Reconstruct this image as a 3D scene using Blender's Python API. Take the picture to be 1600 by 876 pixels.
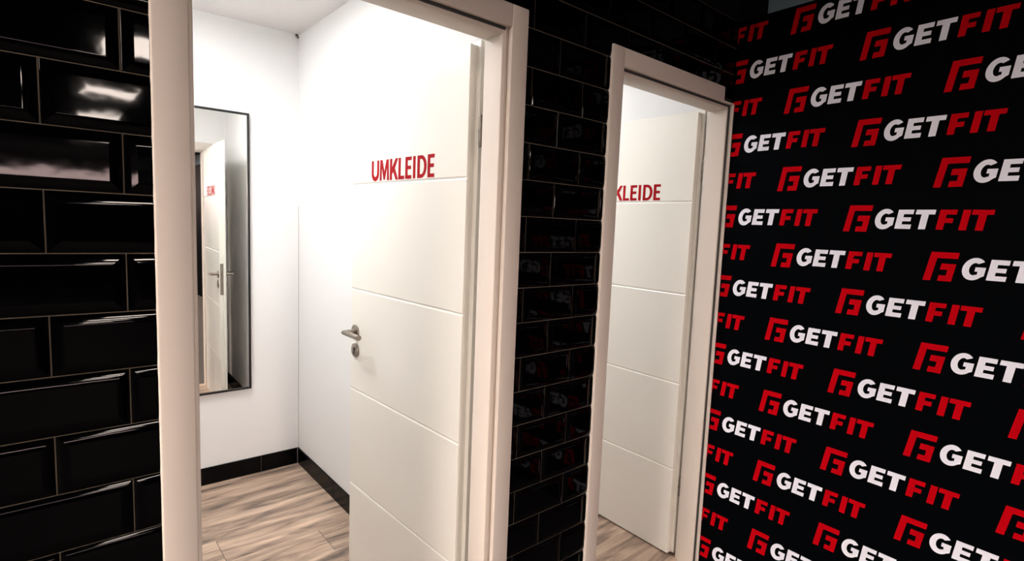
import bpy, bmesh, math, random
from mathutils import Matrix, Vector

random.seed(7)
for o in list(bpy.data.objects):
    bpy.data.objects.remove(o, do_unlink=True)
scene = bpy.context.scene
COL = scene.collection

# ------------------------------------------------------------------ camera
cam_d = bpy.data.cameras.new('camera')
cam = bpy.data.objects.new('camera', cam_d)
COL.objects.link(cam)
cam_d.sensor_fit = 'HORIZONTAL'
cam_d.sensor_width = 36.0
cam_d.lens = 846.6226 / 1600.0 * 36.0
cam_d.clip_start = 0.02
cam_d.clip_end = 60.0
_R = Vector((0.75952503, -0.64925992, 0.03979053))
_U = Vector((0.03499712, 0.10187016, 0.99418191))
_F = Vector((0.64953593, 0.75371349, -0.10009516))
_m = Matrix(((_R.x, _U.x, -_F.x, -0.5661), (_R.y, _U.y, -_F.y, -1.1272), (_R.z, _U.z, -_F.z, 1.4396), (0, 0, 0, 1)))
cam.matrix_world = _m
scene.camera = cam

# ------------------------------------------------------------------ world, exposure, lamp levels
w = bpy.data.worlds.new('world')
scene.world = w
w.use_nodes = True
w.node_tree.nodes['Background'].inputs[0].default_value = (0.5, 0.55, 0.6, 1)
w.node_tree.nodes['Background'].inputs[1].default_value = 0.0
scene.view_settings.view_transform = 'Standard'
scene.view_settings.look = 'None'
scene.view_settings.gamma = 1.0
scene.view_settings.use_curve_mapping = False
scene.view_settings.exposure = 0.0
HALL_FILL = 80.0                  # added panels at the left, out of view, brightening the printed wall
TILE_LAMP = 128.0                 # narrow panels mirrored in the tiles
HALL_COL = (1.0, 0.855, 0.755)
CABIN_LAMP = 41.0
CABIN2_LAMP = 31.0
COVE_LAMP = 44.0
CABIN_COL = (1.0, 1.0, 1.0)


# ------------------------------------------------------------------ materials
def mat(name, col, rough=0.5, metal=0.0, spec=0.5, emit=None, estr=0.0):
    m = bpy.data.materials.new(name)
    m.use_nodes = True
    b = m.node_tree.nodes['Principled BSDF']
    b.inputs['Base Color'].default_value = (*col, 1)
    b.inputs['Roughness'].default_value = rough
    b.inputs['Metallic'].default_value = metal
    b.inputs['Specular IOR Level'].default_value = spec
    if emit:
        b.inputs['Emission Color'].default_value = (*emit, 1)
        b.inputs['Emission Strength'].default_value = estr
    return m


def nd(m, t, **kw):
    n = m.node_tree.nodes.new(t)
    for k, v in kw.items():
        setattr(n, k, v)
    return n


def bump(m, scale, strength, dist=0.001, detail=2.0, obj=True):
    tc = nd(m, 'ShaderNodeTexCoord')
    no = nd(m, 'ShaderNodeTexNoise')
    no.inputs['Scale'].default_value = scale
    no.inputs['Detail'].default_value = detail
    bu = nd(m, 'ShaderNodeBump')
    bu.inputs['Strength'].default_value = strength
    bu.inputs['Distance'].default_value = dist
    L = m.node_tree.links
    L.new(tc.outputs['Object'], no.inputs['Vector'])
    L.new(no.outputs['Fac'], bu.inputs['Height'])
    L.new(bu.outputs['Normal'], m.node_tree.nodes['Principled BSDF'].inputs['Normal'])
    return no


def vary(m, a, b, scale, detail=3.0):
    """slow mottling of the base colour between two tones"""
    tc = nd(m, 'ShaderNodeTexCoord')
    no = nd(m, 'ShaderNodeTexNoise')
    no.inputs['Scale'].default_value = scale
    no.inputs['Detail'].default_value = detail
    mx = nd(m, 'ShaderNodeMix', data_type='RGBA')
    mx.inputs[6].default_value = (*a, 1)
    mx.inputs[7].default_value = (*b, 1)
    L = m.node_tree.links
    L.new(tc.outputs['Object'], no.inputs['Vector'])
    L.new(no.outputs['Fac'], mx.inputs[0])
    L.new(mx.outputs[2], m.node_tree.nodes['Principled BSDF'].inputs['Base Color'])


M = {}
M['tile'] = mat('black_glazed_tile', (0.0004, 0.0005, 0.0008), 0.04, spec=0.095)
bump(M['tile'], 22.0, 0.16, 0.0012, 1.5)
M['grout'] = mat('grout', (0.30, 0.25, 0.20), 0.9, spec=0.1)
vary(M['grout'], (0.05, 0.042, 0.034), (0.26, 0.21, 0.16), 5.0)
M['paint'] = mat('white_wall_paint', (0.86, 0.855, 0.845), 0.7, spec=0.2)
bump(M['paint'], 260.0, 0.08, 0.0006)
M['ceil'] = mat('white_ceiling_paint', (0.74, 0.705, 0.685), 0.8, spec=0.15)
bump(M['ceil'], 180.0, 0.08, 0.0006)
M['lacquer'] = mat('cream_white_lacquer', (0.88, 0.85, 0.78), 0.32, spec=0.4)
bump(M['lacquer'], 90.0, 0.03, 0.0004)
M['frame'] = mat('cream_frame_lacquer', (0.68, 0.61, 0.55), 0.5, spec=0.15)
bump(M['frame'], 60.0, 0.03, 0.0004)
M['seal'] = mat('shaded_rubber_seal', (0.028, 0.032, 0.030), 0.6)  # dark tone stands for the shade in the seal grooves
M['skirt'] = mat('black_skirting_tile', (0.002, 0.002, 0.0025), 0.25, spec=0.08)
bump(M['skirt'], 30.0, 0.1, 0.0006)
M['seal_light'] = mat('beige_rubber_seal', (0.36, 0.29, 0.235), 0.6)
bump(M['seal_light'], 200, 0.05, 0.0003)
M['steel'] = mat('brushed_steel', (0.30, 0.262, 0.225), 0.30, 1.0)
bump(M['steel'], 300.0, 0.12, 0.0003)
M['steeldark'] = mat('dull_hinge_steel', (0.20, 0.175, 0.15), 0.45, 1.0)
bump(M['steeldark'], 200.0, 0.1, 0.0003)
M['hole'] = mat('keyhole_black', (0.01, 0.009, 0.008), 0.6)
vary(M['hole'], (0.008, 0.007, 0.006), (0.02, 0.017, 0.014), 80)
M['red'] = mat('red_foil', (0.36, 0.003, 0.006), 0.55, spec=0.08)
vary(M['red'], (0.34, 0.002, 0.005), (0.38, 0.003, 0.007), 20)
M['print_black'] = mat('black_wall_print', (0.0018, 0.0022, 0.0030), 0.6, spec=0.01)
vary(M['print_black'], (0.0008, 0.0011, 0.0016), (0.0015, 0.0022, 0.0032), 1.4)
M['print_white'] = mat('white_wall_print', (0.86, 0.83, 0.92), 0.6, spec=0.01)
vary(M['print_white'], (0.83, 0.835, 0.96), (0.87, 0.875, 0.985), 12)
M['print_red'] = mat('red_wall_print', (0.50, 0.0008, 0.006), 0.6, spec=0.01)
vary(M['print_red'], (0.47, 0.0006, 0.005), (0.53, 0.001, 0.007), 6)
M['black_frame'] = mat('black_frame_metal', (0.006, 0.006, 0.006), 0.35)
bump(M['black_frame'], 120, 0.05, 0.0003)
M['glass'] = mat('mirror_glass', (0.93, 0.93, 0.91), 0.005, 1.0)
M['mirror_back'] = mat('mirror_backing_board', (0.05, 0.045, 0.04), 0.8)
M['dark_wall'] = mat('charcoal_wall_paint', (0.030, 0.031, 0.033), 0.7, spec=0.2)
vary(M['dark_wall'], (0.026, 0.027, 0.029), (0.036, 0.037, 0.039), 1.2)
M['dark_ceil'] = mat('black_ceiling_paint', (0.010, 0.011, 0.012), 0.8, spec=0.1)
vary(M['dark_ceil'], (0.003, 0.0034, 0.004), (0.005, 0.0055, 0.006), 1.5)
M['grey_upper'] = mat('blue_grey_wall_paint', (0.30, 0.33, 0.37), 0.8, spec=0.1)
vary(M['grey_upper'], (0.17, 0.25, 0.29), (0.21, 0.29, 0.34), 3)
M['beige'] = mat('beige_beam_paint', (0.72, 0.56, 0.50), 0.7, spec=0.1)
vary(M['beige'], (0.68, 0.53, 0.47), (0.75, 0.59, 0.53), 2)
M['hall_fill'] = mat('added_fill_panel', (0.9, 0.9, 0.9), 0.5, emit=HALL_COL, estr=HALL_FILL)
M['cabin_diffuser'] = mat('lit_cabin_diffuser', (0.9, 0.9, 0.9), 0.5, emit=CABIN_COL, estr=CABIN_LAMP)
M['tile_diffuser'] = mat('lit_narrow_panel_diffuser', (0.9, 0.9, 0.9), 0.5, emit=HALL_COL, estr=TILE_LAMP)
M['cabin2_diffuser'] = mat('lit_second_cabin_diffuser', (0.9, 0.9, 0.9), 0.5, emit=CABIN_COL, estr=CABIN2_LAMP)
M['cove_diffuser'] = mat('lit_pink_strip', (0.9, 0.8, 0.78), 0.5, emit=(1.0, 0.72, 0.68), estr=COVE_LAMP)
M['hall_floor'] = mat('dark_brown_vinyl', (0.075, 0.062, 0.054), 0.5, spec=0.2)
vary(M['hall_floor'], (0.06, 0.05, 0.043), (0.09, 0.075, 0.066), 4)
M['lamp_frame'] = mat('white_lamp_frame', (0.75, 0.75, 0.75), 0.4)
M['alu'] = mat('grey_edge_profile', (0.45, 0.46, 0.48), 0.35, 0.8)


def wood_material():
    m = bpy.data.materials.new('laminate_planks')
    m.use_nodes = True
    T = m.node_tree
    L = T.links
    b = T.nodes['Principled BSDF']
    b.inputs['Roughness'].default_value = 0.42
    b.inputs['Specular IOR Level'].default_value = 0.35
    tc = nd(m, 'ShaderNodeTexCoord')
    sep = nd(m, 'ShaderNodeSeparateXYZ')
    L.new(tc.outputs['Object'], sep.inputs[0])

    def math_(op, a, b_=None, c=None):
        n = nd(m, 'ShaderNodeMath', operation=op)
        for i, v in enumerate((a, b_, c)):
            if v is None:
                continue
            if isinstance(v, (int, float)):
                n.inputs[i].default_value = v
            else:
                L.new(v, n.inputs[i])
        return n.outputs[0]
    PW, PL = 0.186, 1.80
    v = math_('DIVIDE', math_('SUBTRACT', sep.outputs[1], 1.230), PW)       # row coordinate
    row = math_('FLOOR', v)
    fv = math_('SUBTRACT', v, row)
    # row -1 holds the joint at x=0.345, row 0 the joint at x=-0.043
    off = math_('MULTIPLY', row, 0.388)
    u = math_('DIVIDE', math_('ADD', math_('ADD', sep.outputs[0], 0.043), off), PL)
    col = math_('FLOOR', u)
    fu = math_('SUBTRACT', u, col)
    wn = nd(m, 'ShaderNodeTexWhiteNoise', noise_dimensions='2D')
    cmb = nd(m, 'ShaderNodeCombineXYZ')
    L.new(row, cmb.inputs[0])
    L.new(col, cmb.inputs[1])
    L.new(cmb.outputs[0], wn.inputs['Vector'])
    # stretched grain, shifted per plank
    g = nd(m, 'ShaderNodeCombineXYZ')
    L.new(math_('ADD', math_('MULTIPLY', sep.outputs[0], 1.0), math_('MULTIPLY', wn.outputs['Value'], 37.0)), g.inputs[0])
    L.new(math_('MULTIPLY', sep.outputs[1], 7.0), g.inputs[1])
    L.new(math_('MULTIPLY', wn.outputs['Value'], 11.0), g.inputs[2])
    n1 = nd(m, 'ShaderNodeTexNoise')
    n1.inputs['Scale'].default_value = 2.6
    n1.inputs['Detail'].default_value = 6.0
    n1.inputs['Roughness'].default_value = 0.62
    n1.inputs['Distortion'].default_value = 0.5
    L.new(g.outputs[0], n1.inputs['Vector'])
    g2 = nd(m, 'ShaderNodeCombineXYZ')
    L.new(math_('MULTIPLY', sep.outputs[0], 2.2), g2.inputs[0])
    L.new(math_('MULTIPLY', sep.outputs[1], 55.0), g2.inputs[1])
    L.new(math_('MULTIPLY', wn.outputs['Value'], 5.0), g2.inputs[2])
    n2 = nd(m, 'ShaderNodeTexNoise')
    n2.inputs['Scale'].default_value = 2.0
    n2.inputs['Detail'].default_value = 5.0
    L.new(g2.outputs[0], n2.inputs['Vector'])
    r1 = nd(m, 'ShaderNodeValToRGB')
    e = r1.color_ramp.elements
    e[0].position, e[0].color = 0.34, (0.155, 0.120, 0.100, 1)
    e[1].position, e[1].color = 0.67, (0.74, 0.555, 0.425, 1)
    for p_, c_ in ((0.42, (0.34, 0.245, 0.19, 1)), (0.53, (0.51, 0.375, 0.285, 1)), (0.62, (0.62, 0.475, 0.37, 1))):
        q_ = e.new(p_)
        q_.color = c_
    L.new(n1.outputs['Fac'], r1.inputs['Fac'])
    fine = nd(m, 'ShaderNodeMix', data_type='RGBA', blend_type='MULTIPLY')
    r2 = nd(m, 'ShaderNodeValToRGB')
    r2.color_ramp.elements[0].position, r2.color_ramp.elements[0].color = 0.30, (0.66, 0.62, 0.60, 1)
    r2.color_ramp.elements[1].position, r2.color_ramp.elements[1].color = 0.66, (1.12, 1.10, 1.08, 1)
    L.new(n2.outputs['Fac'], r2.inputs['Fac'])
    fine.inputs[0].default_value = 0.65
    L.new(r1.outputs[0], fine.inputs[6])
    L.new(r2.outputs[0], fine.inputs[7])
    tone = nd(m, 'ShaderNodeHueSaturation')
    L.new(fine.outputs[2], tone.inputs['Color'])
    L.new(math_('ADD', 0.90, math_('MULTIPLY', wn.outputs['Value'], 0.2)), tone.inputs['Value'])
    # joints: thin dark ends, fainter long seams
    du = math_('MULTIPLY', math_('MINIMUM', fu, math_('SUBTRACT', 1.0, fu)), PL)
    dv = math_('MULTIPLY', math_('MINIMUM', fv, math_('SUBTRACT', 1.0, fv)), PW)
    ju = math_('LESS_THAN', du, 0.0014)
    jv = math_('MULTIPLY', math_('LESS_THAN', dv, 0.0008), 0.35)
    j = math_('MAXIMUM', ju, jv)
    fin = nd(m, 'ShaderNodeMix', data_type='RGBA')
    fin.inputs[7].default_value = (0.07, 0.05, 0.04, 1)
    L.new(math_('MULTIPLY', j, 0.85), fin.inputs[0])
    L.new(tone.outputs[0], fin.inputs[6])
    L.new(fin.outputs[2], b.inputs['Base Color'])
    bu = nd(m, 'ShaderNodeBump')
    bu.inputs['Strength'].default_value = 0.25
    bu.inputs['Distance'].default_value = 0.0006
    L.new(math_('SUBTRACT', n2.outputs['Fac'], j), bu.inputs['Height'])
    L.new(bu.outputs['Normal'], b.inputs['Normal'])
    return m


M['wood'] = wood_material()


# ------------------------------------------------------------------ helpers
def tag(o, label=None, cat=None, group=None, kind=None):
    if label:
        o['label'] = label
    if cat:
        o['category'] = cat
    if group:
        o['group'] = group
    if kind:
        o['kind'] = kind
    return o


def obj(name, bm, mats, parent=None, smooth=False):
    me = bpy.data.meshes.new(name)
    bmesh.ops.recalc_face_normals(bm, faces=bm.faces[:])
    if smooth:
        for f in bm.faces:
            f.smooth = True
    bm.to_mesh(me)
    bm.free()
    for m in (mats if isinstance(mats, (list, tuple)) else [mats]):
        me.materials.append(M[m])
    if smooth:
        try:
            me.set_sharp_from_angle(angle=math.radians(40))
        except Exception:
            pass
    o = bpy.data.objects.new(name, me)
    COL.objects.link(o)
    if parent:
        o.parent = parent
    return o


def empty(name, loc=(0, 0, 0), rz=0.0, parent=None):
    o = bpy.data.objects.new(name, None)
    COL.objects.link(o)
    o.location = loc
    o.rotation_euler = (0, 0, rz)
    o.empty_display_size = 0.05
    if parent:
        o.parent = parent
    return o


def box(bm, x0, x1, y0, y1, z0, z1, bev=0.0, mi=0, seg=2):
    vs = [bm.verts.new(p) for p in ((x0, y0, z0), (x1, y0, z0), (x1, y1, z0), (x0, y1, z0),
                                    (x0, y0, z1), (x1, y0, z1), (x1, y1, z1), (x0, y1, z1))]
    fs = [bm.faces.new([vs[i] for i in q]) for q in
          ((3, 2, 1, 0), (4, 5, 6, 7), (0, 1, 5, 4), (1, 2, 6, 5), (2, 3, 7, 6), (3, 0, 4, 7))]
    for f in fs:
        f.material_index = mi
    if bev > 0:
        es = list({e for f in fs for e in f.edges})
        r = bmesh.ops.bevel(bm, geom=es, offset=bev, segments=seg, affect='EDGES', profile=0.5)
        for f in r['faces']:
            f.material_index = mi
    return fs


def prism(bm, pts, axis, a, b, mi=0):
    """extrude a closed 2-D outline along an axis from a to b; pts are the other two coordinates in xyz order"""
    def P(u, v, t):
        return {'x': (t, u, v), 'y': (u, t, v), 'z': (u, v, t)}[axis]
    A = [bm.verts.new(P(u, v, a)) for u, v in pts]
    B = [bm.verts.new(P(u, v, b)) for u, v in pts]
    n = len(pts)
    fs = [bm.faces.new(A), bm.faces.new(B[::-1])]
    for i in range(n):
        fs.append(bm.faces.new((A[i], B[i], B[(i + 1) % n], A[(i + 1) % n])))
    for f in fs:
        f.material_index = mi
    return fs


def cyl(bm, c, axis, r, h, n=24, bev=0.0, mi=0):
    """cylinder centred at c along axis"""
    rot = {'x': Matrix.Rotation(math.pi / 2, 4, 'Y'), 'y': Matrix.Rotation(math.pi / 2, 4, 'X'), 'z': Matrix.Identity(4)}[axis]
    r_ = bmesh.ops.create_cone(bm, cap_ends=True, segments=n, radius1=r, radius2=r, depth=h, matrix=Matrix.Translation(c) @ rot)
    fs = {f for v in r_['verts'] for f in v.link_faces}
    for f in fs:
        f.material_index = mi
    if bev > 0:
        es = [e for e in {e for f in fs for e in f.edges} if any(len(f.verts) > 4 for f in e.link_faces)]
        bmesh.ops.bevel(bm, geom=es, offset=bev, segments=2, affect='EDGES', profile=0.5)


def tube(bm, pts, r, n=16):
    """round bar through pts, mitred corners, capped ends"""
    P = [Vector(p) for p in pts]
    rings = []
    for i, p in enumerate(P):
        if i == 0:
            t = (P[1] - P[0]).normalized()
        elif i == len(P) - 1:
            t = (P[-1] - P[-2]).normalized()
        else:
            t = ((P[i + 1] - p).normalized() + (p - P[i - 1]).normalized()).normalized()
        up = Vector((0, 0, 1)) if abs(t.z) < 0.9 else Vector((1, 0, 0))
        s = t.cross(up).normalized()
        u = s.cross(t).normalized()
        k = 1.0
        if 0 < i < len(P) - 1:
            k = 1.0 / max(0.4, (p - P[i - 1]).normalized().dot(t))
        rings.append([bm.verts.new(p + s * math.cos(2 * math.pi * a / n) * r * k + u * math.sin(2 * math.pi * a / n) * r) for a in range(n)])
    for A, B in zip(rings, rings[1:]):
        for a in range(n):
            bm.faces.new((A[a], A[(a + 1) % n], B[(a + 1) % n], B[a]))
    bm.faces.new(rings[0][::-1])
    bm.faces.new(rings[-1])


def poly_sheet(bm, outlines, to3d, thick, mi):
    """flat lettering: each outline is a simple polygon, given real thickness along the surface normal"""
    for pts in outlines:
        A = [bm.verts.new(to3d(u, v, 0.0)) for u, v in pts]
        B = [bm.verts.new(to3d(u, v, thick)) for u, v in pts]
        n = len(pts)
        f0 = bm.faces.new(A[::-1])
        f1 = bm.faces.new(B)
        f0.material_index = f1.material_index = mi
        for i in range(n):
            f = bm.faces.new((A[i], A[(i + 1) % n], B[(i + 1) % n], B[i]))
            f.material_index = mi


# ------------------------------------------------------------------ plan of the place
XG, TH = 1.5239, -0.0583          # printed wall: starts at the corner and runs towards -y
WT = 0.088                        # thickness of the tiled wall
CEIL = 2.43
TOP = 2.268                       # top of tiling and of the wall print
D1 = dict(ol=-0.4235, or_=0.4190, il=-0.3660, ir=0.3620, jl=-0.3570, jr=0.3450)
D2 = dict(ol=0.7665, or_=1.5200, il=0.8250, ir=1.5130, jl=0.8340, jr=1.4970)
FT, FI, FJ = 2.006, 1.948, 1.931  # frame: outer top, architrave inner edge, jamb underside

# ------------------------------------------------------------------ floor and ceilings
bm = bmesh.new()
box(bm, -0.78, 1.80, 0.0, 2.16, -0.06, 0.0)
tag(obj('floor', bm, 'wood'), 'grey-brown wood laminate floor inside the changing cabins', 'floor', kind='structure')
bm = bmesh.new()
box(bm, -4.6, 1.80, -14.1, 0.0, -0.06, 0.0)
tag(obj('floor', bm, 'hall_floor'), 'dark brown vinyl floor of the hall in front of the tiled wall', 'floor', kind='structure')

bm = bmesh.new()
box(bm, -0.72, 1.75, WT, 2.16, CEIL, CEIL + 0.06)
tag(obj('ceiling', bm, 'ceil'), 'white ceiling above the two changing cabins', 'ceiling', kind='structure')
bm = bmesh.new()
box(bm, -4.6, 1.75, -14.1, WT, CEIL, CEIL + 0.06)
tag(obj('ceiling', bm, 'dark_ceil'), 'black ceiling over the corridor in front of the tiles', 'ceiling', kind='structure')

# ------------------------------------------------------------------ tiled wall with the two doorways
HOLES = [(D1['ol'] + 0.012, D1['or_'] - 0.012), (D2['ol'] + 0.012, 1.60)]
HTOP = FT - 0.012
XL, XR = -2.6, 1.55
TP, HP = 0.1, 0.20325
GR = 0.0019
BEV_W, BEV_D = 0.0175, 0.0048


def add_tile(bm, x0, x1, z0, z1, clips):
    rx, rz = random.gauss(0, 0.0022), random.gauss(0, 0.0022)
    tb = bmesh.new()
    g = GR / 2
    o = [(x0 + g, z0 + g), (x1 - g, z0 + g), (x1 - g, z1 - g), (x0 + g, z1 - g)]
    cx, cz = (x0 + x1) / 2, (z0 + z1) / 2
    prof = [(0.0, 0.0030), (0.0, -0.0006), (0.0016, -0.0016), (BEV_W * 0.5, -0.0034), (BEV_W * 0.93, -BEV_D + 0.0001), (BEV_W * 1.06, -BEV_D)]
    dirs = ((1, 1), (-1, 1), (-1, -1), (1, -1))

    def corner(i, inset, y):
        (x, z), (sx, sz) = o[i], dirs[i]
        X, Z = x + sx * inset, z + sz * inset
        return (X, y if y > -0.001 else y + (X - cx) * rx + (Z - cz) * rz, Z)
    # each side keeps its own vertices so that the mitres stay crisp
    for i in range(4):
        j = (i + 1) % 4
        L_ = [(tb.verts.new(corner(i, *p)), tb.verts.new(corner(j, *p))) for p in prof]
        for (a0, a1), (b0, b1) in zip(L_, L_[1:]):
            tb.faces.new((a0, a1, b1, b0)).smooth = True
    tb.faces.new([tb.verts.new(corner(i, *prof[-1])) for i in range(4)])
    for co, no in clips:
        r = bmesh.ops.bisect_plane(tb, geom=tb.verts[:] + tb.edges[:] + tb.faces[:], plane_co=co, plane_no=no, clear_outer=True)
    vm = {}
    for v in tb.verts:
        vm[v] = bm.verts.new(v.co)
    for f in tb.faces:
        try:
            nf = bm.faces.new([vm[v] for v in f.verts])
            nf.smooth = f.smooth
            nf.material_index = 2
        except ValueError:
            pass
    tb.free()


bm = bmesh.new()
# masonry core and grout bed, cut round the openings
strips = [(XL, HOLES[0][0], 0, CEIL), (HOLES[0][1], HOLES[1][0], 0, CEIL), (HOLES[0][0], HOLES[0][1], HTOP, CEIL), (HOLES[1][0], 1.4405, HTOP, CEIL), (1.4405, XR, FI + 0.0072, CEIL)]
for x0, x1, z0, z1 in strips:
    box(bm, x0, x1, 0.0022, WT, z0, z1, mi=0)
    if x0 < XR:
        box(bm, x0, min(x1, XR), 0.0006, 0.0022, z0, min(z1, TOP), mi=1)
    # painted black strip above the tiling
    box(bm, x0, x1, -0.002, 0.0022, TOP, z1, mi=3)
Z0 = 1.9671
for k in range(-4, 21):
    zt = Z0 - TP * k
    zb = zt - TP
    xo = 0.4486 if k % 2 else 0.4486 + 0.1034
    for n in range(-17, 8):
        x0 = xo + n * HP
        x1 = x0 + HP
        for a, b_, c, d in strips:
            d = min(d, TOP)
            c = max(c, 0.0)
            if x1 <= a + 1e-4 or x0 >= b_ - 1e-4 or zt <= c + 1e-4 or zb >= d - 1e-4:
                continue
            clips = []
            # strips share edges above the openings, so a tile crossing only a strip seam is clipped on both sides
            if x0 < a:
                clips.append(((a, 0, 0), (-1, 0, 0)))
            if x1 > b_:
                clips.append(((b_, 0, 0), (1, 0, 0)))
            if zb < c:
                clips.append(((0, 0, c), (0, 0, -1)))
            if zt > d:
                clips.append(((0, 0, d), (0, 0, 1)))
            st = random.getstate()
            random.seed(int(k * 1000 + n))
            add_tile(bm, x0, x1, zb, zt, clips)
            random.setstate(st)
wf = bpy.data.meshes.new('wall_front')
bm.to_mesh(wf)
bm.free()
for m_ in ('paint', 'grout', 'tile', 'dark_ceil'):
    wf.materials.append(M[m_])
o = bpy.data.objects.new('wall_front', wf)
COL.objects.link(o)
tag(o, 'wall of glossy black bevelled metro tiles around both doorways', 'tiled wall', kind='structure')

# ------------------------------------------------------------------ printed wall on the right
wall_r = empty('wall_right', (XG, 0, 0), 0.0)
wall_r.rotation_euler = (0, 0, TH)      # local -y runs along the wall towards the camera side
tag(wall_r, 'black wall with rows of red and white slanted lettering', 'printed wall', kind='structure')
bm = bmesh.new()
box(bm, 0.0, 0.10, -14.1, 0.0015, 0.0, TOP)
obj('wall_print', bm, 'print_black', wall_r)
bm = bmesh.new()
box(bm, 0.0, 0.10, -14.1, -0.117, TOP, CEIL)
tag(obj('wall_top_band', bm, 'grey_upper', wall_r), 'blue-grey painted strip above the black print')
bm = bmesh.new()
box(bm, 0.0, 0.10, -0.117, 0.0015, TOP, CEIL)
obj('wall_corner_panel', bm, 'dark_ceil', wall_r)

SH = 0.13
B0 = -0.0305


def arc(cx, cz, rx, rz, a0, a1, n):
    return [(cx + rx * math.cos(math.radians(a0 + (a1 - a0) * i / n)), cz + rz * math.sin(math.radians(a0 + (a1 - a0) * i / n))) for i in range(n + 1)]


def slant(pts):
    return [(x + SH * (z - B0), z) for x, z in pts]


def rect(x0, x1, z0, z1):
    return [(x0, z0), (x1, z0), (x1, z1), (x0, z1)]


T0, T1 = B0, 0.0293
gz = -0.0008
g_glyph = arc(0.0213, gz, 0.0268, 0.0328, 42, 316, 30) + [(0.0475, -0.0195), (0.0475, 0.0050), (0.0240, 0.0050), (0.0240, -0.0075), (0.0312, -0.0075), (0.0312, -0.0165)] \
    + arc(0.0222, gz, 0.0118, 0.0180, 298, 58, 18)
e_glyph = [(0.0545, T0), (0.0968, T0), (0.0968, T0 + 0.0138), (0.0712, T0 + 0.0138), (0.0712, -0.0068), (0.0925, -0.0068), (0.0925, 0.0056),
           (0.0712, 0.0056), (0.0712, T1 - 0.0138), (0.0955, T1 - 0.0138), (0.0955, T1), (0.0545, T1)]


def t_glyph(x0, x1, c, sw=0.0182):
    return [(x0, T1), (x0, T1 - 0.0142), (c - sw / 2, T1 - 0.0142), (c - sw / 2, T0), (c + sw / 2, T0), (c + sw / 2, T1 - 0.0142), (x1, T1 - 0.0142), (x1, T1)]


f_glyph = [(0.1620, T0), (0.1798, T0), (0.1798, -0.0098), (0.1985, -0.0098), (0.1985, 0.0040), (0.1798, 0.0040), (0.1798, T1 - 0.0142), (0.2035, T1 - 0.0142), (0.2035, T1), (0.1620, T1)]
i_glyph = rect(0.2170, 0.2348, T0, T1)
mark_a = [(-0.0952, -0.0438), (-0.0763, -0.0434), (-0.0640, 0.0255), (-0.0138, 0.0255), (-0.0112, 0.0436), (-0.0797, 0.0436)]
mark_b = [(-0.0519, 0.0097), (-0.0530, -0.0085), (-0.0360, -0.0085), (-0.0388, -0.0260), (-0.0558, -0.0260), (-0.0585, -0.0432), (-0.0245, -0.0428), (-0.0165, 0.0097)]
mark_b[1] = (-0.0548, -0.0085)
WHITE = [slant(g_glyph), slant(e_glyph), slant(t_glyph(0.1018, 0.1512, 0.1265))]
RED = [mark_a, mark_b, slant(f_glyph), slant(i_glyph), slant(t_glyph(0.2385, 0.2880, 0.2640))]

S0, SP, ZG, DZ = 0.0678, 0.4778, 1.5117, 0.1403


def make_logo(i, j):
    s0 = S0 + i * SP / 2 + 0.0004 * j
    z0 = ZG - DZ * j - 0.0008 * i
    b = bmesh.new()
    # wall-local: s runs along -y, the print is a film 0.4 mm thick on the face x=0 (towards -x)
    to3 = lambda u, v, t: (-t, -(s0 + u), z0 + v)
    poly_sheet(b, WHITE, to3, 0.0004, 0)
    poly_sheet(b, RED, to3, 0.0004, 1)
    smin = s0 - 0.10
    if smin < 0.001:
        bmesh.ops.bisect_plane(b, geom=b.verts[:] + b.edges[:] + b.faces[:], plane_co=(0, -0.0005, 0), plane_no=(0, 1, 0), clear_outer=True)
    if z0 + 0.045 > TOP:
        bmesh.ops.bisect_plane(b, geom=b.verts[:] + b.edges[:] + b.faces[:], plane_co=(0, 0, TOP - 0.0005), plane_no=(0, 0, 1), clear_outer=True)
    if not b.faces:
        b.free()
        return
    obj('logo', b, ['print_white', 'print_red'], wall_r)


for j in range(-5, 11):
    for i in range(-1, 8):
        if (i - j) % 2 == 0:
            make_logo(i, j)

# ------------------------------------------------------------------ inner walls of the cabins
YB, AB = 2.0, -0.0165             # the back wall is not quite square: it recedes to the left


def on_back(o_):
    """hang a piece modelled on y=YB on the slightly turned back wall, pivoting on the corner beside the partition"""
    o_.matrix_world = Matrix.Translation((0.52, YB, 0)) @ Matrix.Rotation(AB, 4, 'Z') @ Matrix.Translation((-0.52, -YB, 0)) @ o_.matrix_basis
    return o_


bm = bmesh.new()
box(bm, -0.78, 1.80, YB, YB + 0.10, 0, CEIL)
tag(on_back(obj('wall_back', bm, 'paint')), 'white back wall of the cabins, behind the tall mirror', 'wall', kind='structure')
bm = bmesh.new()
box(bm, 0.52, 0.62, WT, YB + 0.03, 0, CEIL)
tag(obj('wall_partition', bm, 'paint'), 'white side wall right of the mirror, behind the first open door', 'wall', kind='structure')
bm = bmesh.new()
box(bm, -0.72, -0.62, WT, YB + 0.06, 0, CEIL)
tag(obj('wall_cabin_left', bm, 'paint'), 'white left side wall inside the first cabin', 'wall', kind='structure')
bm = bmesh.new()
box(bm, 1.65, 1.75, WT, YB, 0, CEIL)
tag(obj('wall_cabin_right', bm, 'paint'), 'white side wall behind the second open door', 'wall', kind='structure')


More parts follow.
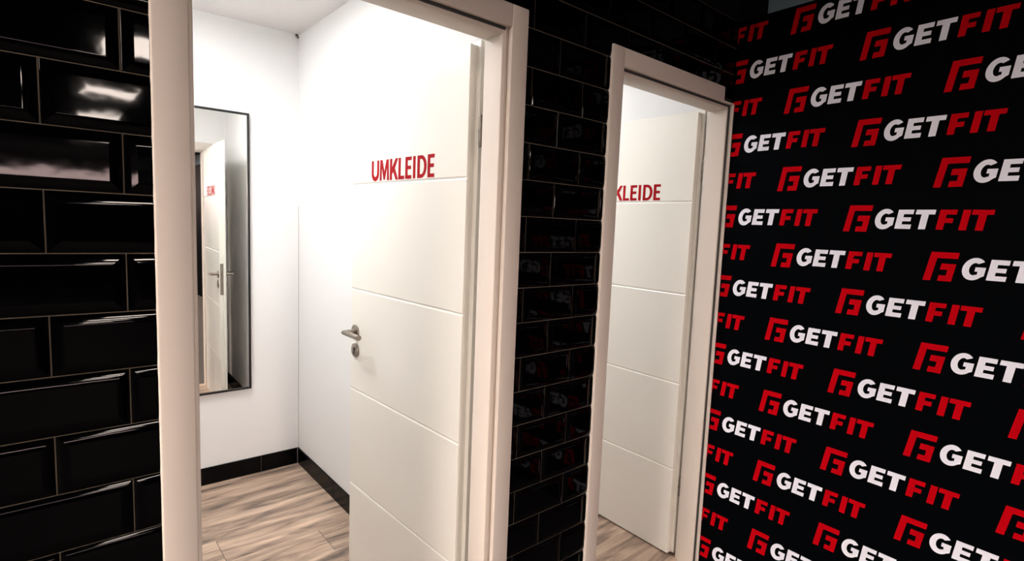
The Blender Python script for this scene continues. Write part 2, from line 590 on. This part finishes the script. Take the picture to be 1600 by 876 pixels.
def skirting(name, label, runs):
    """black tile skirting; runs: (axis, fixed, sign, a, b, joints)"""
    b = bmesh.new()
    for axis, fixed, sign, a, c, joints in runs:
        cuts = [a] + sorted(joints) + [c]
        for p, q in zip(cuts, cuts[1:]):
            g0 = 0.0013 if p != a else 0.0
            g1 = 0.0013 if q != c else 0.0
            lo, hi = sorted((fixed, fixed + sign * 0.009))
            if axis == 'x':
                box(b, p + g0, q - g1, lo, hi, 0.002, 0.094, bev=0.0008, mi=0, seg=1)
            else:
                box(b, lo, hi, p + g0, q - g1, 0.002, 0.094, bev=0.0008, mi=0, seg=1)
        lo, hi = sorted((fixed, fixed + sign * 0.006))
        if axis == 'x':
            box(b, a, c, lo, hi, 0.0, 0.0925, mi=1)
        else:
            box(b, lo, hi, a, c, 0.0, 0.0925, mi=1)
    o_ = obj(name, b, ['skirt', 'grout'])
    return tag(o_, label, 'skirting', kind='structure')


on_back(skirting('baseboard_back', 'black tile skirting along the back wall under the mirror', [('x', YB, -1, -0.62, 0.52, [-0.29, 0.3105]), ('x', YB, -1, 0.62, 1.65, [1.2])]))
skirting('baseboard_right', 'black tile skirting along the side wall beside the first open door', [('y', 0.52, -1, WT, YB - 0.009, [0.27, 0.87, 1.4685])])
skirting('baseboard_left', 'black tile skirting along the left cabin wall', [('y', -0.62, 1, WT, YB - 0.009, [0.6, 1.2, 1.8])])
skirting('baseboard_front', 'black tile skirting on the cabin side of the tiled wall', [('x', WT, 1, 0.43, 0.511, []), ('x', WT, 1, -0.611, -0.43, [])])
bm = bmesh.new()
box(bm, 0.5085, 0.5115, YB - 0.0115, YB - 0.0085, 0.0, 0.095, bev=0.0006, seg=1)
tag(obj('trim_3', bm, 'alu'), 'thin grey corner strip where the two black skirtings meet', 'trim', kind='structure')
bm = bmesh.new()
box(bm, 0.500, 0.512, YB - 0.012, YB - 0.002, CEIL - 0.012, CEIL, bev=0.002)  # two small dark blocks in the ceiling corner
box(bm, 0.508, 0.518, YB - 0.009, YB - 0.001, CEIL - 0.019, CEIL - 0.010, bev=0.002)
tag(obj('trim_4', bm, 'steeldark'), 'small dark piece in the ceiling corner above the mirror', 'trim', kind='structure')

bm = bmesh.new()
box(bm, 0.5184, 0.5205, YB - 0.0014, YB + 0.001, 0.094, 1.50)  # thin brown strip on the lower part of the corner
tag(obj('trim_6', bm, 'seal_light'), 'thin brown strip up the wall corner right of the mirror', 'trim', kind='structure')

# ------------------------------------------------------------------ door frames
def door_frame(name, label, D, cut_right):
    root = empty(name, ((D['jl'] + D['jr']) / 2, 0.04, 0))
    tag(root, label, 'door frame', kind='structure')
    ox, oy = root.location.x, root.location.y

    def add(nm, fn, mt, smooth=True):
        b = bmesh.new()
        fn(b)
        bmesh.ops.translate(b, verts=b.verts[:], vec=(-ox, -oy, 0))
        return obj(nm, b, mt, root, smooth=smooth)
    yf, yb = -0.012, 0.0045
    head_r = 1.4430 if cut_right else D['or_']
    # architrave towards the corridor: two uprights and the head
    add('architrave', lambda b: box(b, D['ol'], D['il'], yf, yb, 0.0, FT, bev=0.0035, seg=3), 'frame')
    if cut_right:
        add('architrave', lambda b: box(b, D['ir'], D['or_'], yf, yb, 0.0, FI + 0.006, bev=0.002, seg=2), 'frame')
        def head(b):
            box(b, D['il'] - 0.002, head_r, yf + 0.0003, yb, FI, FT, bev=0.0035, seg=3)
            box(b, head_r - 0.004, D['or_'], yf + 0.0006, yb, FI, FI + 0.007, bev=0.0015, seg=2)
        add('architrave', head, 'frame')
    else:
        add('architrave', lambda b: box(b, D['ir'], D['or_'], yf, yb, 0.0, FT, bev=0.0035, seg=3), 'frame')
        add('architrave', lambda b: box(b, D['il'] - 0.002, D['ir'] + 0.002, yf + 0.0003, yb, FI, FT, bev=0.0035, seg=3), 'frame')
    # jamb boards lining the opening, with a rounded far edge and a rebate step behind it
    jr_out = D['jr'] + 0.034 if not cut_right else D['jr'] + 0.034

    def jambs(b):
        for x0, x1, r0, r1 in ((D['jr'], jr_out, D['jr'] + 0.010, jr_out), (D['jl'] - 0.034, D['jl'], D['jl'] - 0.034, D['jl'] - 0.010)):
            box(b, x0, x1, 0.0050, 0.0800, 0.0, FJ + 0.03, bev=0.0025, seg=3)
            box(b, r0, r1, 0.0780, 0.0950, 0.0, FJ + 0.03, bev=0.0030, seg=3)
        box(b, D['jl'] - 0.002, D['jr'] + 0.002, 0.0052, 0.0800, FJ, FJ + 0.032, bev=0.0025, seg=3)
        box(b, D['jl'] - 0.010, D['jr'] + 0.010, 0.0780, 0.0950, FJ + 0.010, FJ + 0.032, bev=0.0030, seg=3)
    add('jamb', jambs, 'frame')

    # rubber seal lying in the corner between architrave and jamb
    def seals(b):
        xr = D['ir']
        w_ = 0.0045 if not cut_right else 0.010
        box(b, xr - w_, xr, 0.0005, 0.0052, 0.0, FI, bev=0.001, seg=2)
        box(b, D['il'], D['il'] + 0.002, 0.0005, 0.0052, 0.0, FI, bev=0.0008, seg=2)

    def head_seal(b):
        box(b, D['il'] + 0.002, D['ir'] - 0.011, 0.0005, 0.0052, FI - 0.007, FI, bev=0.001, seg=2)
    tag(add('rubber_seal', seals, 'seal' if cut_right else 'seal_light'), 'rubber seal strip')  # right doorway: shade of the groove put into the dark colour
    tag(add('head_seal', head_seal, 'seal'), 'rubber seal under the head, shade put into its dark colour')
    # architrave on the cabin side
    rr = D['or_'] if not cut_right else D['jr'] + 0.058

    def back(b):
        box(b, jr_out - 0.018, rr, WT, WT + 0.011, 0.0, FT, bev=0.003)
        box(b, D['ol'], D['jl'] - 0.016, WT, WT + 0.011, 0.0, FT, bev=0.003)
        box(b, D['jl'] - 0.018, jr_out - 0.016, WT, WT + 0.011, FJ + 0.016, FT, bev=0.003)
    add('back_architrave', back, 'frame')
    return root


door_frame('trim_1', 'cream door frame of the left doorway showing the mirror', D1, False)
door_frame('trim_2', 'cream door frame of the right doorway beside the printed wall', D2, True)

# ------------------------------------------------------------------ door leaves
# leaf-local: x = away from the lettered face (thickness), y = along the leaf from the hinge, z up
LW, LB, LT = 0.7020, 0.008, 1.9375


def letters():
    z0, z1 = 1.5785, 1.6490
    h = z1 - z0
    sw = 0.0142
    out = []

    def c(d):           # horizontal positions are distances from the hinge edge; letters read towards the hinge
        return d
    # U
    a, b_ = 0.5540, 0.5010
    r = (a - b_) / 2
    cx = (a + b_) / 2
    up = [(a, z1)] + [(cx + r * math.cos(math.radians(t)), z0 + r + r * math.sin(math.radians(t)) * 1.0 - 0.001) for t in range(0, -181, -12)] + [(b_, z1), (b_ + sw, z1)]
    ri = r - sw
    up += [(cx + ri * math.cos(math.radians(t)), z0 + r + ri * math.sin(math.radians(t))) for t in range(180, 361, 15)] + [(a - sw, z1)]
    out.append([up])
    # M
    l, rr_ = 0.4965, 0.4325
    m_ = (l + rr_) / 2
    out.append([[(l, z0), (l - 0.0035, z1), (l - 0.0185, z1), (m_, z0 + 0.030), (rr_ + 0.0185, z1), (rr_ + 0.0035, z1), (rr_, z0), (rr_ + 0.0138, z0),
                 (rr_ + 0.0148, z0 + 0.044), (m_ + -0.0050, z0 + 0.002), (m_ + 0.0050, z0 + 0.002), (l - 0.0148, z0 + 0.044), (l - 0.0138, z0)]])
    # K
    l, rr_ = 0.4270, 0.3740
    out.append([[(l, z0), (l, z1), (l - sw, z1), (l - sw, z0 + 0.042), (rr_ + 0.0165, z1), (rr_ + 0.001, z1), (rr_ + 0.0205, z0 + 0.038), (rr_ - 0.001, z0),
                 (rr_ + 0.0150, z0), (l - sw - 0.0075, z0 + 0.0265), (l - sw, z0 + 0.0195), (l - sw, z0)]])
    # L
    l, rr_ = 0.3715, 0.3345
    out.append([[(l, z0), (l, z1), (l - sw, z1), (l - sw, z0 + 0.0115), (rr_, z0 + 0.0115), (rr_, z0)]])

    def E(l, rr_):
        mid = z0 + h * 0.5
        return [(l, z0), (l, z1), (rr_, z1), (rr_, z1 - 0.0115), (l - sw, z1 - 0.0115), (l - sw, mid + 0.0065), (rr_ + 0.003, mid + 0.0065),
                (rr_ + 0.003, mid - 0.005), (l - sw, mid - 0.005), (l - sw, z0 + 0.0115), (rr_, z0 + 0.0115), (rr_, z0)]
    out.append([E(0.3285, 0.2910)])
    # I
    out.append([[(0.2818, z0), (0.2818, z1), (0.2818 - sw, z1), (0.2818 - sw, z0)]])
    # D: outer outline with a counter, written as one outline with a hairline bridge on the left stem
    l, rr_ = 0.2565, 0.2040
    k = 0.020
    outer = [(l, z0), (l, z1), (l - 0.022, z1)] + [(rr_ + 0.030 - 0.030 * math.cos(math.radians(90 - t)), z0 + h / 2 + h / 2 * math.sin(math.radians(90 - t))) for t in range(10, 171, 10)] + [(l - 0.022, z0)]
    inner_r = [(l - sw, z0 + 0.0115), (l - 0.0215, z0 + 0.0115)] + [(rr_ + sw + 0.0165 - 0.0165 * math.cos(math.radians(t)), z0 + h / 2 + (h / 2 - 0.0115) * math.sin(math.radians(t))) for t in range(-75, 76, 15)] \
        + [(l - 0.0215, z1 - 0.0115), (l - sw, z1 - 0.0115)]
    # split into two simple halves so that the counter stays open
    mid = z0 + h / 2
    top = [(l, mid), (l, z1)] + [p for p in outer[2:-1] if p[1] >= mid - 1e-6] + [(rr_, mid), (rr_ + sw, mid)] + [p for p in inner_r if p[1] > mid + 1e-6] + [(l - sw, mid)]
    bot = [(l, mid), (l - sw, mid)] + [p for p in inner_r if p[1] < mid - 1e-6] + [(rr_ + sw, mid), (rr_, mid)] + [p for p in outer[2:] if p[1] < mid - 1e-6] + [(l, z0)]
    out.append([top, bot])
    out.append([E(0.1985, 0.1615)])
    return out


LETTERS = letters()


def door_leaf(name, label, hx, hy, ang):
    root = empty(name, (hx, hy, 0), -math.radians(ang))
    tag(root, label, 'door', kind='structure')
    # core profile (x,z) extruded along y, with four V grooves across both faces
    fr, bk = 0.0, 0.025
    gz_ = (0.3995, 0.7855, 1.1765, 1.5705)
    pts = [(fr + 0.001, LB), (bk, LB), (bk, LT), (fr + 0.001, LT), (fr, LT - 0.001)]
    for z in reversed(gz_):
        pts += [(fr, z + 0.0052), (fr + 0.0012, z + 0.0034), (fr + 0.0030, z + 0.0006), (fr + 0.0030, z - 0.0006), (fr + 0.0012, z - 0.0034), (fr, z - 0.0052)]
    pts += [(fr, LB + 0.001)]
    b = bmesh.new()
    prism(b, pts, 'y', 0.0, LW)
    es = [e for e in b.edges if abs(e.verts[0].co.x - e.verts[1].co.x) < 1e-5 and e.verts[0].co.x < 1e-5 and abs(e.verts[0].co.y - e.verts[1].co.y) < 1e-5]
    bmesh.ops.bevel(b, geom=es, offset=0.0012, segments=2, affect='EDGES', profile=0.5)
    # rebate lip on the cabin side, larger than the core on three edges
    box(b, bk - 0.0005, 0.040, -0.0165, LW + 0.0145, LB, LT + 0.0135, bev=0.0022, seg=2)
    obj('leaf', b, 'lacquer', root)
    # lettering
    let = None
    for k, outl in enumerate(LETTERS):
        b = bmesh.new()
        poly_sheet(b, outl, lambda u, v, t: (-t, u, v), 0.0006, 0)
        tag(obj('letter', b, 'red', root), 'red letter ' + 'UMKLEIDE'[k] + ' stuck on the door face')
    # handle sets on both faces
    hy_, hz = 0.6615, 1.0140
    kz = 0.9415
    for side in (-1, 1):
        x0 = 0.0 if side < 0 else 0.040
        sx = side
        b = bmesh.new()
        cyl(b, (x0 + sx * 0.0035, hy_, hz), 'x', 0.0265, 0.007, 32, 0.0015)
        rose = tag(obj('handle_rose', b, 'steel', root, smooth=True), 'round steel handle rose')
        b = bmesh.new()
        xo = x0 + sx * 0.046
        tube(b, [(x0 + sx * 0.006, hy_, hz), (xo - sx * 0.000, hy_, hz), (xo, hy_ - 0.114, hz - 0.001)], 0.0096, 20)
        tag(obj('lever', b, 'steel', rose, smooth=True), 'L-shaped steel lever')
        b = bmesh.new()
        cyl(b, (x0 + sx * 0.0035, hy_, kz), 'x', 0.0265, 0.007, 32, 0.0015)
        esc = tag(obj('escutcheon', b, 'steel', root, smooth=True), 'round steel keyhole plate')
        b = bmesh.new()
        cyl(b, (x0 + sx * 0.0072, hy_, kz + 0.0045), 'x', 0.0078, 0.0016, 20)
        box(b, min(x0 + sx * 0.0064, x0 + sx * 0.0080), max(x0 + sx * 0.0064, x0 + sx * 0.0080), hy_ - 0.0044, hy_ + 0.0044, kz - 0.0125, kz + 0.002)
        tag(obj('keyhole', b, 'hole', esc), 'dark keyhole')
    # lock plate on the free edge
    b = bmesh.new()
    box(b, 0.003, 0.0235, LW - 0.001, LW + 0.0012, 0.866, 1.090, bev=0.0006, seg=1)
    box(b, 0.008, 0.0190, LW + 0.001, LW + 0.0085, 0.998, 1.028, bev=0.002)
    tag(obj('lock_plate', b, 'steel', root), 'steel lock plate with latch')
    # hinges: knuckle on the frame side plus a pin into the lip
    for z in (1.700, 0.325):
        b = bmesh.new()
        c0 = (0.0240, -0.0285)
        cyl(b, (c0[0], c0[1], z), 'z', 0.0072, 0.088, 20, 0.0012)
        cyl(b, (c0[0], c0[1], z), 'z', 0.0080, 0.012, 20, 0.0006)
        tube(b, [(c0[0], c0[1], z + 0.025), (0.031, -0.010, z + 0.025)], 0.0038, 10)
        tube(b, [(c0[0], c0[1], z - 0.005), (0.031, -0.010, z - 0.005)], 0.0038, 10)
        tag(obj('hinge', b, 'steeldark', root, smooth=True), 'dull steel hinge')
    return root


door_leaf('door_1', 'cream grooved door standing open in the left doorway, whole word UMKLEIDE visible', 0.3450, 0.1450, -2.0)
door_leaf('door_2', 'cream grooved door standing open in the right doorway, its first letters hidden', 1.4976, 0.1300, 1.5)

# ------------------------------------------------------------------ tall mirror on the back wall
mx0, mx1, mz0, mz1 = -0.130, 0.2600, 0.4965, 1.9680
mir = empty('wall_mirror', ((mx0 + mx1) / 2, YB, (mz0 + mz1) / 2))
tag(mir, 'tall mirror in a thin black frame hanging on the white back wall', 'mirror')
on_back(mir)
W2, H2 = (mx1 - mx0) / 2, (mz1 - mz0) / 2
bm = bmesh.new()
fw = 0.0110
for x0, x1, z0, z1 in ((-W2, -W2 + fw, -H2, H2), (W2 - fw, W2, -H2, H2), (-W2 + fw, W2 - fw, H2 - fw, H2), (-W2 + fw, W2 - fw, -H2, -H2 + fw)):
    box(bm, x0, x1, -0.022, -0.0005, z0, z1, bev=0.0008, seg=1)
tag(obj('frame', bm, 'black_frame', mir), 'thin black mirror frame')
bm = bmesh.new()
box(bm, -W2 + fw, W2 - fw, -0.0165, -0.0130, -H2 + fw, H2 - fw)
tag(obj('glass', bm, 'glass', mir), 'reflecting glass')
bm = bmesh.new()
box(bm, -W2 + fw, W2 - fw, -0.0128, -0.0020, -H2 + fw, H2 - fw)
obj('backing_board', bm, 'mirror_back', mir)

# ------------------------------------------------------------------ lamps
def ceiling_lamp(name, label, cat, x, y, sx, sy, diff, group=None):
    root = empty(name, (x, y, CEIL))
    tag(root, label, cat, group)
    b = bmesh.new()
    t = 0.018
    for x0, x1, y0, y1 in ((-sx / 2, -sx / 2 + t, -sy / 2, sy / 2), (sx / 2 - t, sx / 2, -sy / 2, sy / 2), (-sx / 2 + t, sx / 2 - t, -sy / 2, -sy / 2 + t), (-sx / 2 + t, sx / 2 - t, sy / 2 - t, sy / 2)):
        box(b, x0, x1, y0, y1, -0.022, -0.0002, bev=0.001, seg=1)
    obj('lamp_frame', b, 'lamp_frame', root)
    b = bmesh.new()
    box(b, -sx / 2 + t, sx / 2 - t, -sy / 2 + t, sy / 2 - t, -0.016, -0.001)
    obj('diffuser', b, diff, root)
    return root


ceiling_lamp('ceiling_light', 'square white lamp on the ceiling of the first cabin', 'ceiling light', -0.30, 1.16, 0.46, 0.46, 'cabin_diffuser')
ceiling_lamp('ceiling_light', 'square white lamp on the ceiling of the second cabin', 'ceiling light', 0.88, 1.28, 0.46, 0.46, 'cabin2_diffuser')
for k in range(4):
    ceiling_lamp('ceiling_light', 'narrow white panel lamp on the black ceiling, mirrored in the tiles', 'ceiling light', -0.13, -3.0 - 1.55 * k, 0.38, 0.47, 'tile_diffuser', 'panel lamps mirrored in the tiles')
for x, y in [(x, y) for x in (-2.9, -3.55, -4.2) for y in (-0.36, -1.10)]:  # added out of view to brighten the printed wall, clear of the tile reflections
    ceiling_lamp('ceiling_light', 'added unseen square panel lamp at the left side of the black ceiling, brightening the printed wall', 'ceiling light', x, y, 0.6, 0.6, 'hall_fill', 'added panel lamps at the left of the hall')

# ------------------------------------------------------------------ the rest of the hall, seen only in reflections
bm = bmesh.new()
box(bm, -4.7, -4.6, -14.1, 0.1, 0, CEIL)
tag(obj('wall_left', bm, 'dark_wall'), 'charcoal wall at the far left of the hall', 'wall', kind='structure')
bm = bmesh.new()
box(bm, -4.6, -2.6, 0.0022, WT, 0, CEIL)
tag(obj('wall_front', bm, 'dark_wall'), 'charcoal wall continuing left of the black tiles', 'wall', kind='structure')
bm = bmesh.new()
box(bm, -4.6, 1.75, -14.2, -14.1, 0, CEIL)
tag(obj('wall_rear', bm, 'dark_wall'), 'charcoal wall at the far end of the hall', 'wall', kind='structure')
t = empty('light_strip', (-1.95, -12.0, 2.09))
tag(t, 'long pinkish light strip at the far end of the hall, mirrored in the tiles', 'light strip')
bm = bmesh.new()
box(bm, -2.6, 2.6, -0.06, -0.004, -0.10, 0.10, bev=0.004)
obj('housing', bm, 'lamp_frame', t)
bm = bmesh.new()
box(bm, -2.58, 2.58, -0.006, 0.004, -0.09, 0.09)
obj('diffuser', bm, 'cove_diffuser', t)
for x in (-2.0, 2.0):
    bm = bmesh.new()
    box(bm, x - 0.02, x + 0.02, -0.05, -0.01, 0.098, CEIL - 2.09)
    obj('hanger', bm, 'lamp_frame', t)
